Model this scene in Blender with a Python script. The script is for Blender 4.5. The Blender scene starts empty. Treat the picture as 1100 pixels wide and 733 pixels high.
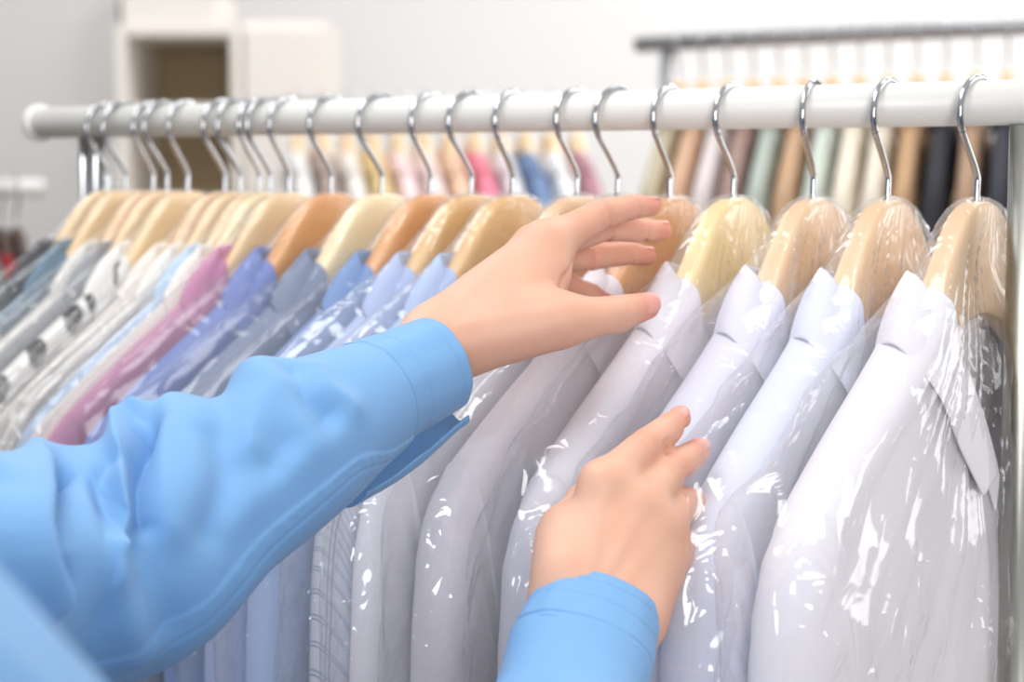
import bpy, bmesh, math, random
import numpy as np
from mathutils import Vector, Matrix
random.seed(3); np.random.seed(3)
S = bpy.context.scene
COL = S.collection
# ------------------------------------------------------------------ camera
FPX = 1986.0; CX, CY = 550.0, 366.5
PITCH = math.atan2(CY - 177.0, FPX); CAMZ = 1.45
cp, sp = math.cos(PITCH), math.sin(PITCH)
def P(px, py, d):
    x = (px - CX) / FPX * d; y = -(py - CY) / FPX * d
    return np.array([x, d * cp + y * sp, CAMZ - d * sp + y * cp])
cam_data = bpy.data.cameras.new('camera'); cam = bpy.data.objects.new('camera', cam_data); COL.objects.link(cam)
cam_data.sensor_width = 36.0; cam_data.lens = FPX * 36.0 / 1100.0
cam.location = (0, 0, CAMZ); cam.rotation_euler = (math.pi / 2 - PITCH, 0, 0)
cam_data.clip_start = 0.02
cam_data.dof.use_dof = True; cam_data.dof.focus_distance = .965; cam_data.dof.aperture_fstop = 5.8
S.camera = cam
S.view_settings.view_transform = 'Standard'; S.view_settings.look = 'None'
S.view_settings.gamma = 1.0; S.view_settings.use_curve_mapping = False
S.view_settings.exposure = -0.14

# ------------------------------------------------------------------ noise (numpy gradient noise)
_rng = np.random.RandomState(11)
_perm = np.tile(_rng.permutation(256), 4)
_grad = _rng.normal(size=(256, 3)); _grad /= np.linalg.norm(_grad, axis=1)[:, None]
def noise3(p):
    p = np.asarray(p, float); i = np.floor(p).astype(int); f = p - i; w = f * f * f * (f * (f * 6 - 15) + 10); i &= 255
    out = 0
    for dx in (0, 1):
        for dy in (0, 1):
            for dz in (0, 1):
                h = _perm[_perm[_perm[(i[..., 0] + dx) & 255] + ((i[..., 1] + dy) & 255)] + ((i[..., 2] + dz) & 255)]
                g = _grad[h]; d = f - np.array([dx, dy, dz])
                wt = (w[..., 0] if dx else 1 - w[..., 0]) * (w[..., 1] if dy else 1 - w[..., 1]) * (w[..., 2] if dz else 1 - w[..., 2])
                out = out + wt * (g * d).sum(-1)
    return out * 1.6
def n3(x, y, z):
    x, y, z = np.broadcast_arrays(x, y, z); return noise3(np.stack([x, y, z], -1))
def sstep(a, b, x):
    t = np.clip((x - a) / (b - a), 0, 1); return t * t * (3 - 2 * t)
def crom(pts, n):
    """smooth curve through control points (centripetal-ish Catmull-Rom), n samples"""
    p = np.asarray(pts, float); m = len(p)
    t = np.linspace(0, m - 1, n); i = np.minimum(t.astype(int), m - 2); f = (t - i)[:, None]
    p0 = p[np.maximum(i - 1, 0)]; p1 = p[i]; p2 = p[i + 1]; p3 = p[np.minimum(i + 2, m - 1)]
    return 0.5 * (2 * p1 + (p2 - p0) * f + (2 * p0 - 5 * p1 + 4 * p2 - p3) * f ** 2 + (3 * p1 - p0 - 3 * p2 + p3) * f ** 3)

# ------------------------------------------------------------------ materials
def srgb(r, g, b):
    return tuple((c / 255 / 12.92 if c / 255 <= 0.04045 else ((c / 255 + 0.055) / 1.055) ** 2.4) for c in (r, g, b)) + (1.0,)
def newmat(name):
    m = bpy.data.materials.new(name); m.use_nodes = True
    nt = m.node_tree; b = nt.nodes['Principled BSDF']; return m, nt, b
def N(nt, t, **kw):
    n = nt.nodes.new(t)
    for k, v in kw.items(): setattr(n, k, v)
    return n
def plain(name, col, rough=0.6, metal=0.0, nscale=0, namt=0.0, bump=0.0, sheen=0):
    m, nt, b = newmat(name)
    b.inputs['Base Color'].default_value = col; b.inputs['Roughness'].default_value = rough; b.inputs['Metallic'].default_value = metal
    if sheen: b.inputs['Sheen Weight'].default_value = sheen
    if nscale:
        tc = N(nt, 'ShaderNodeTexCoord'); no = N(nt, 'ShaderNodeTexNoise'); no.inputs['Scale'].default_value = nscale; no.inputs['Detail'].default_value = 4
        nt.links.new(tc.outputs['Object'], no.inputs['Vector'])
        if namt:
            mx = N(nt, 'ShaderNodeMix', data_type='RGBA'); mx.inputs[6].default_value = tuple(c * (1 - namt) for c in col[:3]) + (1,); mx.inputs[7].default_value = tuple(min(1, c * (1 + namt)) for c in col[:3]) + (1,)
            nt.links.new(no.outputs['Fac'], mx.inputs[0]); nt.links.new(mx.outputs[2], b.inputs['Base Color'])
        if bump:
            bp = N(nt, 'ShaderNodeBump'); bp.inputs['Strength'].default_value = bump; bp.inputs['Distance'].default_value = 0.002
            nt.links.new(no.outputs['Fac'], bp.inputs['Height']); nt.links.new(bp.outputs['Normal'], b.inputs['Normal'])
    return m
def wood(name, c1, c2, rough=0.38):
    m, nt, b = newmat(name)
    tc = N(nt, 'ShaderNodeTexCoord'); mp = N(nt, 'ShaderNodeMapping'); mp.inputs['Scale'].default_value = (14, 60, 110)
    no = N(nt, 'ShaderNodeTexNoise'); no.inputs['Scale'].default_value = 1.6; no.inputs['Detail'].default_value = 5; no.inputs['Distortion'].default_value = 0.6
    mx = N(nt, 'ShaderNodeMix', data_type='RGBA'); mx.inputs[6].default_value = c1; mx.inputs[7].default_value = c2
    nt.links.new(tc.outputs['Object'], mp.inputs['Vector']); nt.links.new(mp.outputs['Vector'], no.inputs['Vector'])
    nt.links.new(no.outputs['Fac'], mx.inputs[0]); nt.links.new(mx.outputs[2], b.inputs['Base Color'])
    b.inputs['Roughness'].default_value = rough; b.inputs['Coat Weight'].default_value = 0.25; b.inputs['Coat Roughness'].default_value = 0.15
    return m
def fabric(name, col, rough=0.85, pattern=None, col2=None):
    m, nt, b = newmat(name)
    uv = N(nt, 'ShaderNodeUVMap'); sx = N(nt, 'ShaderNodeSeparateXYZ'); nt.links.new(uv.outputs['UV'], sx.inputs[0])
    b.inputs['Roughness'].default_value = rough; b.inputs['Specular IOR Level'].default_value = 0.25
    b.inputs['Base Color'].default_value = col
    tc = N(nt, 'ShaderNodeTexCoord'); no = N(nt, 'ShaderNodeTexNoise'); no.inputs['Scale'].default_value = 900; no.inputs['Detail'].default_value = 2
    nt.links.new(tc.outputs['Object'], no.inputs['Vector'])
    bp = N(nt, 'ShaderNodeBump'); bp.inputs['Strength'].default_value = 0.12; bp.inputs['Distance'].default_value = 0.0006
    nt.links.new(no.outputs['Fac'], bp.inputs['Height']); nt.links.new(bp.outputs['Normal'], b.inputs['Normal'])
    def math_(op, a, bb):
        n = N(nt, 'ShaderNodeMath', operation=op)
        for i, v in enumerate((a, bb)):
            if isinstance(v, (int, float)): n.inputs[i].default_value = v
            else: nt.links.new(v, n.inputs[i])
        return n.outputs[0]
    fac = None
    if pattern == 'dots':
        sc = 1 / 0.040
        fx = math_('SUBTRACT', math_('FRACT', math_('MULTIPLY', sx.outputs[0], sc), 0), 0.5)
        fy = math_('SUBTRACT', math_('FRACT', math_('ADD', math_('MULTIPLY', sx.outputs[1], sc), 0.35), 0), 0.5)
        r2 = math_('ADD', math_('MULTIPLY', fx, fx), math_('MULTIPLY', fy, fy))
        fac = math_('LESS_THAN', r2, 0.055)
    elif pattern == 'check':
        def lines(o, per, w):
            f = math_('FRACT', math_('MULTIPLY', o, 1 / per), 0)
            a = math_('LESS_THAN', f, w); c = math_('MULTIPLY', math_('GREATER_THAN', f, 0.16), math_('LESS_THAN', f, 0.16 + w))
            return math_('ADD', a, c)
        fac = math_('MULTIPLY', math_('MINIMUM', math_('ADD', lines(sx.outputs[0], .024, .06), lines(sx.outputs[1], .022, .06)), 1.0), 0.75)
    elif pattern == 'oxford':
        n2 = N(nt, 'ShaderNodeTexNoise'); n2.inputs['Scale'].default_value = 60; n2.inputs['Detail'].default_value = 6
        nt.links.new(tc.outputs['Object'], n2.inputs['Vector']); fac = math_('MULTIPLY', n2.outputs['Fac'], 0.7)
    if fac is not None:
        mx = N(nt, 'ShaderNodeMix', data_type='RGBA'); mx.inputs[6].default_value = col; mx.inputs[7].default_value = col2
        nt.links.new(fac, mx.inputs[0]); nt.links.new(mx.outputs[2], b.inputs['Base Color'])
    return m
def film(name, bump=.45, spec=.075, edge=.38, haze=.11):
    m = bpy.data.materials.new(name); m.use_nodes = True; nt = m.node_tree; nt.nodes.clear()
    out = N(nt, 'ShaderNodeOutputMaterial'); tr = N(nt, 'ShaderNodeBsdfTransparent'); tr.inputs[0].default_value = (.985, .985, .99, 1)
    gl = N(nt, 'ShaderNodeBsdfGlossy'); gl.inputs['Roughness'].default_value = 0.12; gl.inputs['Color'].default_value = (1, 1, 1, 1)
    ge = N(nt, 'ShaderNodeNewGeometry'); dt = N(nt, 'ShaderNodeVectorMath', operation='DOT_PRODUCT'); nt.links.new(ge.outputs['Incoming'], dt.inputs[0])
    def mth(op, a, b_=0.0):
        n = N(nt, 'ShaderNodeMath', operation=op)
        for i, v in enumerate((a, b_)):
            if isinstance(v, (int, float)): n.inputs[i].default_value = v
            else: nt.links.new(v, n.inputs[i])
        return n.outputs[0]
    tc = N(nt, 'ShaderNodeTexCoord')
    uv = N(nt, 'ShaderNodeUVMap'); mp = N(nt, 'ShaderNodeMapping'); mp.inputs['Scale'].default_value = (6.5, 6, 1); nt.links.new(uv.outputs[0], mp.inputs[0])
    def ridged(vec, scale, dist):
        n = N(nt, 'ShaderNodeTexNoise'); n.inputs['Scale'].default_value = scale; n.inputs['Detail'].default_value = 0.6; n.inputs['Distortion'].default_value = dist
        nt.links.new(vec, n.inputs['Vector']); return mth('POWER', mth('SUBTRACT', 1.0, mth('ABSOLUTE', mth('MULTIPLY', mth('SUBTRACT', n.outputs['Fac'], .5), 5.0))), 2.0)
    hgt = mth('ADD', ridged(mp.outputs[0], 1.0, .4), mth('MULTIPLY', mth('ADD', ridged(tc.outputs['Object'], 24, 1.4), mth('MULTIPLY', ridged(tc.outputs['Object'], 55, 1.0), .2)), .7))
    mk = N(nt, 'ShaderNodeTexNoise'); mk.inputs['Scale'].default_value = 8; mk.inputs['Detail'].default_value = 1; nt.links.new(tc.outputs['Object'], mk.inputs['Vector'])
    mr = N(nt, 'ShaderNodeMapRange', interpolation_type='SMOOTHSTEP'); mr.inputs[1].default_value = .42; mr.inputs[2].default_value = .66; mr.inputs[3].default_value = .30; nt.links.new(mk.outputs['Fac'], mr.inputs[0])
    sy = N(nt, 'ShaderNodeSeparateXYZ'); nt.links.new(uv.outputs[0], sy.inputs[0])
    lo_ = N(nt, 'ShaderNodeMapRange', interpolation_type='SMOOTHSTEP'); lo_.inputs[1].default_value = .13; lo_.inputs[2].default_value = .32; lo_.inputs[3].default_value = .7; lo_.inputs[4].default_value = 2.6; nt.links.new(sy.outputs[1], lo_.inputs[0])
    hgt = mth('MULTIPLY', mth('MULTIPLY', hgt, mr.outputs[0]), lo_.outputs[0])
    bp = N(nt, 'ShaderNodeBump'); bp.inputs['Strength'].default_value = bump; bp.inputs['Distance'].default_value = 0.004
    nt.links.new(hgt, bp.inputs['Height'])
    nt.links.new(bp.outputs['Normal'], gl.inputs['Normal']); nt.links.new(bp.outputs['Normal'], dt.inputs[1])
    sch = mth('MULTIPLY_ADD', mth('POWER', mth('SUBTRACT', 1.0, mth('MINIMUM', mth('ABSOLUTE', dt.outputs['Value']), 1.0)), 5.0), edge)
    sch.node.inputs[2].default_value = spec
    fm = sch.node
    df = N(nt, 'ShaderNodeBsdfTranslucent'); df.inputs[0].default_value = (.95, .95, .96, 1)
    d2 = N(nt, 'ShaderNodeBsdfDiffuse'); d2.inputs[0].default_value = (.95, .95, .96, 1)
    dm = N(nt, 'ShaderNodeMixShader'); nt.links.new(df.outputs[0], dm.inputs[1]); nt.links.new(d2.outputs[0], dm.inputs[2])
    hz = N(nt, 'ShaderNodeMixShader'); hz.inputs[0].default_value = haze
    nt.links.new(tr.outputs[0], hz.inputs[1]); nt.links.new(dm.outputs[0], hz.inputs[2])
    mx = N(nt, 'ShaderNodeMixShader'); nt.links.new(fm.outputs[0], mx.inputs[0]); nt.links.new(hz.outputs[0], mx.inputs[1]); nt.links.new(gl.outputs[0], mx.inputs[2])
    nt.links.new(mx.outputs[0], out.inputs[0]); return m

M = {}
M['chrome'] = plain('chrome', (.52, .53, .55, 1), .10, 1.0)
M['post'] = plain('brushed_steel', (.33, .33, .30, 1), .32, 1.0)
M['rail'] = plain('white_enamel', srgb(230, 228, 223), .34)
M['film'] = film('clear_plastic_film'); M['film_taut'] = film('taut_plastic_film', .30, .035, .07, .05)
W1 = srgb(238, 208, 160), srgb(226, 190, 138)
M['wood_pale'] = wood('pale_birch', srgb(240, 212, 168), srgb(228, 194, 146))
M['wood_cream'] = wood('cream_wood', srgb(244, 226, 186), srgb(234, 210, 164))
M['wood_brown'] = wood('amber_wood', srgb(226, 168, 108), srgb(206, 142, 84))
M['wood_gold'] = wood('golden_wood', srgb(232, 188, 122), srgb(216, 164, 94))
M['wood_yellow'] = wood('yellow_wood', srgb(244, 220, 160), srgb(238, 208, 142))
M['dark_wood'] = wood('dark_wood', srgb(92, 70, 60), srgb(70, 52, 46))
M['wood_tan'] = wood('tan_wood', srgb(240, 204, 160), srgb(228, 186, 138))

# ------------------------------------------------------------------ object helpers
def mesh_obj(name, verts, faces, mat, parent=None, smooth=True, uvs=None):
    me = bpy.data.meshes.new(name); me.from_pydata([tuple(map(float, v)) for v in verts], [], [tuple(int(i) for i in f) for f in faces]); me.update()
    if uvs is not None:
        l = me.uv_layers.new(name='UVMap'); vi = np.empty(len(me.loops), int); me.loops.foreach_get('vertex_index', vi)
        l.data.foreach_set('uv', np.asarray(uvs)[vi].astype(np.float32).ravel())
    for m in (mat if isinstance(mat, (list, tuple)) else [mat]): me.materials.append(m)
    if smooth: me.polygons.foreach_set('use_smooth', [True] * len(me.polygons))
    o = bpy.data.objects.new(name, me); COL.objects.link(o)
    if parent: o.parent = parent
    return o
def bm_obj(name, bm, mat, parent=None, smooth=False):
    me = bpy.data.meshes.new(name); bmesh.ops.recalc_face_normals(bm, faces=bm.faces); bm.to_mesh(me); bm.free(); me.materials.append(mat)
    if smooth: me.polygons.foreach_set('use_smooth', [True] * len(me.polygons))
    o = bpy.data.objects.new(name, me); COL.objects.link(o)
    if parent: o.parent = parent
    return o
def tag(o, label, cat, group=None, kind=None):
    if label: o['label'] = label
    if cat: o['category'] = cat
    if group: o['group'] = group
    if kind: o['kind'] = kind
    return o
def thing(name, label, cat, loc=(0, 0, 0), rz=0, group=None):
    o = bpy.data.objects.new(name, None); o.empty_display_size = .05; COL.objects.link(o); o.location = loc; o.rotation_euler = (0, 0, rz)
    return tag(o, label, cat, group)
def add_box(bm, c, s, bev=0):
    r = bmesh.ops.create_cube(bm, size=1.0); vs = r['verts']
    for v in vs: v.co = Vector((v.co.x * s[0] + c[0], v.co.y * s[1] + c[1], v.co.z * s[2] + c[2]))
    if bev:
        es = list({e for v in vs for e in v.link_edges}); bmesh.ops.bevel(bm, geom=es, offset=bev, segments=2, affect='EDGES')
def box_obj(name, c, s, mat, parent=None, bev=0.002):
    bm = bmesh.new(); add_box(bm, c, s, bev); return bm_obj(name, bm, mat, parent)
def tube_geo(path, rad, seg=12, cap=True, ref=(0, 0, 1), dome=False):
    path = np.asarray(path, float); n = len(path)
    rad = np.broadcast_to(np.asarray(rad, float), (n,)) if np.ndim(rad) < 2 else rad
    T = np.gradient(path, axis=0); T /= np.linalg.norm(T, axis=1)[:, None]
    a = np.cross(T[0], ref)
    if np.linalg.norm(a) < 1e-3: a = np.cross(T[0], (1, 0, 0))
    a /= np.linalg.norm(a); vs = []; th = np.linspace(0, 2 * np.pi, seg, endpoint=False)
    for i in range(n):
        a = a - T[i] * a.dot(T[i]); a /= np.linalg.norm(a); b = np.cross(T[i], a)
        vs.append(path[i] + rad[i] * (np.cos(th)[:, None] * a + np.sin(th)[:, None] * b))
    vs = np.concatenate(vs); fs = []
    for i in range(n - 1):
        for j in range(seg):
            k = (j + 1) % seg; fs.append((i * seg + j, i * seg + k, (i + 1) * seg + k, (i + 1) * seg + j))
    if cap: fs.append(tuple(range(seg - 1, -1, -1))); fs.append(tuple((n - 1) * seg + j for j in range(seg)))
    return vs, fs
def tube_obj(name, path, rad, mat, parent=None, seg=16):
    v, f = tube_geo(path, rad, seg); return mesh_obj(name, v, f, mat, parent)
def grid_faces(nr, nc, off=0, wrap=False, flip=False):
    fs = []
    for i in range(nr - 1):
        for j in range(nc if wrap else nc - 1):
            k = (j + 1) % nc; q = (off + i * nc + j, off + i * nc + k, off + (i + 1) * nc + k, off + (i + 1) * nc + j)
            fs.append(q[::-1] if flip else q)
    return fs

# ------------------------------------------------------------------ the front rack line
RP = P(1000, 112, 1.056); RD = np.array([-2612 / FPX, 1.0 * cp + (CY - 177) / FPX * sp, 0.0]); RD /= np.linalg.norm(RD)
RAILZ = RP[2]
def proj(w):
    x, y, z = w[0], w[1], w[2] - CAMZ; d = y * cp - z * sp; u = y * sp + z * cp
    return CX + FPX * x / d, CY - FPX * u / d, d
def rail_at(px, zoff=-0.03):
    lo, hi = -1.0, 2.0
    for _ in range(60):
        m = (lo + hi) / 2; q = RP + RD * m; q = q + np.array([0, 0, zoff])
        if proj(q)[0] > px: lo = m
        else: hi = m
    return lo
UDIR = np.array([-RD[1], RD[0], 0]);
if UDIR[1] > 0: UDIR = -UDIR
YAW0 = math.atan2(UDIR[1], UDIR[0])
NECK = 0.055      # hanger top below rail axis

# hanger profile (u, z) of its upper edge and lower edge
HT = np.array([(0, 0), (9, -.6), (19, -4.5), (30, -13), (43, -29), (60, -50), (100, -83), (150, -119), (190, -152), (206, -170)]) / 1000
HB = np.array([(0, -64), (8, -64.5), (18, -67), (28, -70), (40, -76), (60, -88), (100, -114), (150, -144), (190, -169), (206, -179)]) / 1000
_ht = crom(HT, 300); _hb = crom(HB, 300)
def ztop(u): return np.interp(np.abs(u), _ht[:, 0], _ht[:, 1], right=None)
def zbot(u): return np.interp(np.abs(u), _hb[:, 0], _hb[:, 1])
SH = np.concatenate([HT[:-2], np.array([(190, -150), (202, -160.5), (209, -175), (211, -200)]) / 1000]); _sh = crom(SH, 300)
def zsh(u): return np.interp(np.abs(u), _sh[:, 0], _sh[:, 1]) + 0.006

def hanger_mesh(half_t=0.008, curve=0.0, arm_t=.009):
    us = np.concatenate([np.linspace(-.2, -.05, 22), np.linspace(-.045, .045, 31), np.linspace(.05, .2, 22)])
    ns = 36; th = np.linspace(0, 2 * np.pi, ns, endpoint=False); vs = []
    for u in us:
        zt, zb = ztop(u), zbot(u); e = 1.0 - 0.2 * sstep(.16, .2, abs(u)); c = (zt + zb) / 2; h = (zt - zb) / 2 * e
        if abs(u) > .188: h *= math.sqrt(max(.15, 1 - ((abs(u) - .188) / .013) ** 2))
        t = half_t + (arm_t - half_t) * sstep(.03, .10, abs(u))
        cc, ss = np.cos(th), np.sin(th); pw = 0.34
        y = np.sign(cc) * np.abs(cc) ** pw * t; z = np.sign(ss) * np.abs(ss) ** 0.5 * h
        off = curve * (abs(u) / .2) ** 2
        vs.append(np.stack([np.full(ns, u), y + off, c + z], -1))
    vs = np.concatenate(vs); fs = grid_faces(len(us), ns, wrap=True)
    fs.append(tuple(range(ns - 1, -1, -1))); fs.append(tuple((len(us) - 1) * ns + j for j in range(ns)))
    return vs, fs
def hook_path(R=0.0200):
    c = np.array([0.0, 0.0, NECK + 0.0125 + .0018 - R])
    pts = [(0, 0, -.02), (0, 0, .006), (0.0008, 0, .016)]
    for a in np.linspace(-38, 150, 26):
        r = math.radians(a)
        pts.append((R * math.cos(r), 0, c[2] + R * math.sin(r)))
    pts = np.array(pts)
    return crom(pts, 90)
_hook = hook_path()
def make_hanger(loc, rz, mat, label, group, hookyaw=0, V=.016):
    ht = min(.0085, V * .62); _hang = hanger_mesh(ht, 0, min(.010, V * .52))
    t = thing('wooden_hanger', label, 'hanger', loc, rz, group)
    mesh_obj('hanger_body', _hang[0], _hang[1], mat, t)
    p = _hook.copy()
    rad = np.full(len(p), .0020); rad[-1] = .0012
    hk = tube_obj('hook', p, rad, M['chrome'], t, 10); hk.rotation_euler = (0, 0, hookyaw)
    return t

# ------------------------------------------------------------------ shirts
def shirt_parts(V, seed, nu=75, nr=46, L=0.74, fold=1.0):
    """torso, two sleeves and collar in the garment frame: x along hanger, y along rail, z up"""
    rs = np.random.RandomState(seed); ph = rs.uniform(0, 50, 6)
    us = np.sort(np.concatenate([np.linspace(-.2105, .2105, nu), [-.062, .062]])); nu = len(us)
    d = (np.linspace(0, 1, nr) ** 1.7) * L
    U, D = np.meshgrid(us, d); out = []
    for side in (1, -1):
        au = np.abs(U); top = zsh(U)
        if side > 0: nk = -.058 - (np.clip(1 - au / .062, 0, 1)) ** .8 * .100
        else: nk = -.058 - (np.clip(1 - au / .062, 0, 1)) ** .5 * .018
        top = np.where(au < .0619, nk, top)
        taper = np.sqrt(np.clip(1 - np.clip((au - .181) / .0295, 0, 1) ** 2, 0, 1))
        neck = np.where(au < .0619, np.clip(.0619 - au, 0, 1) / .0619, 0)
        r = .013
        prof = np.where(D < r, np.sqrt(np.clip(2 * r * D - D * D, 0, None)) / r, 1.0)
        prof = np.maximum(prof, sstep(0, .3, neck) )
        prof = np.minimum(prof, 1.0)
        z = top - np.maximum(D - (prof > .999) * 0, 0)
        w = V * taper * (0.72 + 0.28 * sstep(0, .09, D)) * (1 - .35 * sstep(0, .5, neck) * (side < 0))
        f = fold * V * (.28 * n3(U * 14 + ph[0], D * 2.2 + ph[1], side * 9.1 + ph[2]) * sstep(.02, .2, D) + .16 * n3(U * 34 + ph[3], D * 7 + U * 8, side * 4.2 + ph[4]) * sstep(.01, .1, D)) * np.clip(taper * 1.5, 0, 1)
        shrink = 1 - .15 * sstep(.05, .22, D)
        y = side * (w * prof + f)
        y = np.where(D == 0, side * 1e-9 + np.where(neck > 0, side * V * .8 * sstep(0, .3, neck), 0), y)
        out.append((np.stack([U * shrink, y, z], -1).reshape(-1, 3), np.stack([U * 1.25, side * D], -1).reshape(-1, 2)))
    verts = np.concatenate([out[0][0], out[1][0]]); uvs = np.concatenate([out[0][1], out[1][1]])
    faces = grid_faces(nr, nu, flip=True) + grid_faces(nr, nu, off=nr * nu)
    # sleeves
    sl = []
    Pt = np.array([(193, -153), (202, -160), (210, -170), (216, -184), (220, -205), (223, -245), (225, -300), (225, -400), (222, -520), (218, -680)]) / 1000
    Pb = np.array([(172, -296), (169, -300), (167, -305), (165, -312), (164, -322), (164, -340), (165, -375), (167, -430), (169, -540), (172, -680)]) / 1000
    ns, nring = 60, 36
    ct, cb = crom(Pt, ns), crom(Pb, ns); th = np.linspace(0, 2 * np.pi, nring, endpoint=False)
    for sg in (1, -1):
        vs = []; uv = []
        for i in range(ns):
            c = (ct[i] + cb[i]) / 2; h = (ct[i] - cb[i]) / 2; q = i / (ns - 1)
            b = V * (.92 + .10 * sstep(0, .12, q)) + .001
            cc, ss = np.cos(th), np.sin(th)
            rr = 1 + .10 * fold * n3(cc * 1.5 + ph[5], ss * 1.5 + sg * 5, q * 9 + ph[0]) * sstep(.0, .1, q)
            y = np.sign(ss) * np.abs(ss) ** (.62 + .25 * sstep(0, .15, q)) * (b * rr + .0016 * math.exp(-(q / .018) ** 2))
            hx = np.sign(cc) * np.abs(cc) ** .85
            p2 = c[None] + hx[:, None] * h[None] * 1.0
            vs.append(np.stack([sg * p2[:, 0], y, p2[:, 1] + .0062 * (1 - q) + .0010 * math.exp(-(q / .018) ** 2)], -1)); uv.append(np.stack([th / (2 * np.pi) * .19 + .3, np.full(nring, q * .6)], -1))
        vs = np.concatenate(vs); uv = np.concatenate(uv); fs = grid_faces(ns, nring, wrap=True, flip=(sg > 0))
        fs.append(tuple((ns - 1) * nring + j for j in range(nring)))
        sl.append((vs, fs, uv))
    # collar
    Vc = min(V * .9, .022); k = Vc; mm = .001
    fold_h = [(0, -k, -.046), (.034, -k * .95, -.041), (.058, -k * .6, -.038), (.066, k * .1, -.046), (.055, k * .7, -.078), (.036, k * 1.05, -.115), (.016, k * 1.15, -.152)]
    leaf_h = [(0, -k - .006, -.086), (.042, -k - .006, -.084), (.082, -k * .75 - .004, -.080), (.100, k * .05, float(zsh(.1)) + .0018), (.096, V * .78 + .005, -.099), (.079, V * .90 + .0065, -.128), (.049, V * .95 + .007, -.160)]
    stand_h = [(0, -k * .9, -.084), (.034, -k * .8, -.080), (.054, -k * .4, -.076), (.058, k * .1, -.080), (.048, k * .6, -.110), (.030, k * .9, -.145), (.013, k * 1.0, -.176)]
    full = lambda h: crom([(-p[0], p[1], p[2]) for p in h[::-1][:-1]] + list(h), 73)
    F, Lf, Sd = full(fold_h), full(leaf_h), full(stand_h)
    rows = [Sd, Sd * .4 + F * .6 - [0, 0, .0], F * .9 + Sd * .1 + [0, 0, .001], F + [0, 0, .0022]]
    for t in (.12, .35, .68, 1.0):
        q = F * (1 - t) + Lf * t; bulge = .003 * math.sin(math.pi * t) ; q = q + np.stack([np.sign(q[:, 0]) * bulge, np.sign(q[:, 1] + 1e-6) * bulge * .4, np.full(73, bulge)], -1); rows.append(q)
    cv = np.concatenate(rows); cf = grid_faces(len(rows), 73)
    cuv = np.concatenate([np.stack([np.arange(73) * .006, np.full(73, r * .012)], -1) for r in range(len(rows))])
    return (verts, faces, uvs), sl, (cv, cf, cuv)

def make_shirt(loc, rz, V, mat, label, group, seed, fold=1.0, colmat=None, low=False):
    t = thing('dress_shirt', label, 'shirt', loc, rz, group)
    body, sl, co = shirt_parts(V, seed, fold=fold, **(dict(nu=41, nr=24) if low else {}))
    o = mesh_obj('shirt_torso', *body[:2], mat, t, uvs=body[2])
    bm = bmesh.new(); bm.from_mesh(o.data); bmesh.ops.remove_doubles(bm, verts=bm.verts, dist=2e-6); bm.to_mesh(o.data); bm.free()
    for s in sl: mesh_obj('sleeve', *s[:2], mat, t, uvs=s[2])
    c = mesh_obj('collar', *co[:2], colmat or mat, t, uvs=co[2])
    md = c.modifiers.new('thick', 'SOLIDIFY'); md.thickness = .0016; md.offset = 0
    if not low:
        md = c.modifiers.new('sub', 'SUBSURF'); md.levels = 1; md.render_levels = 1
    return t

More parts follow.
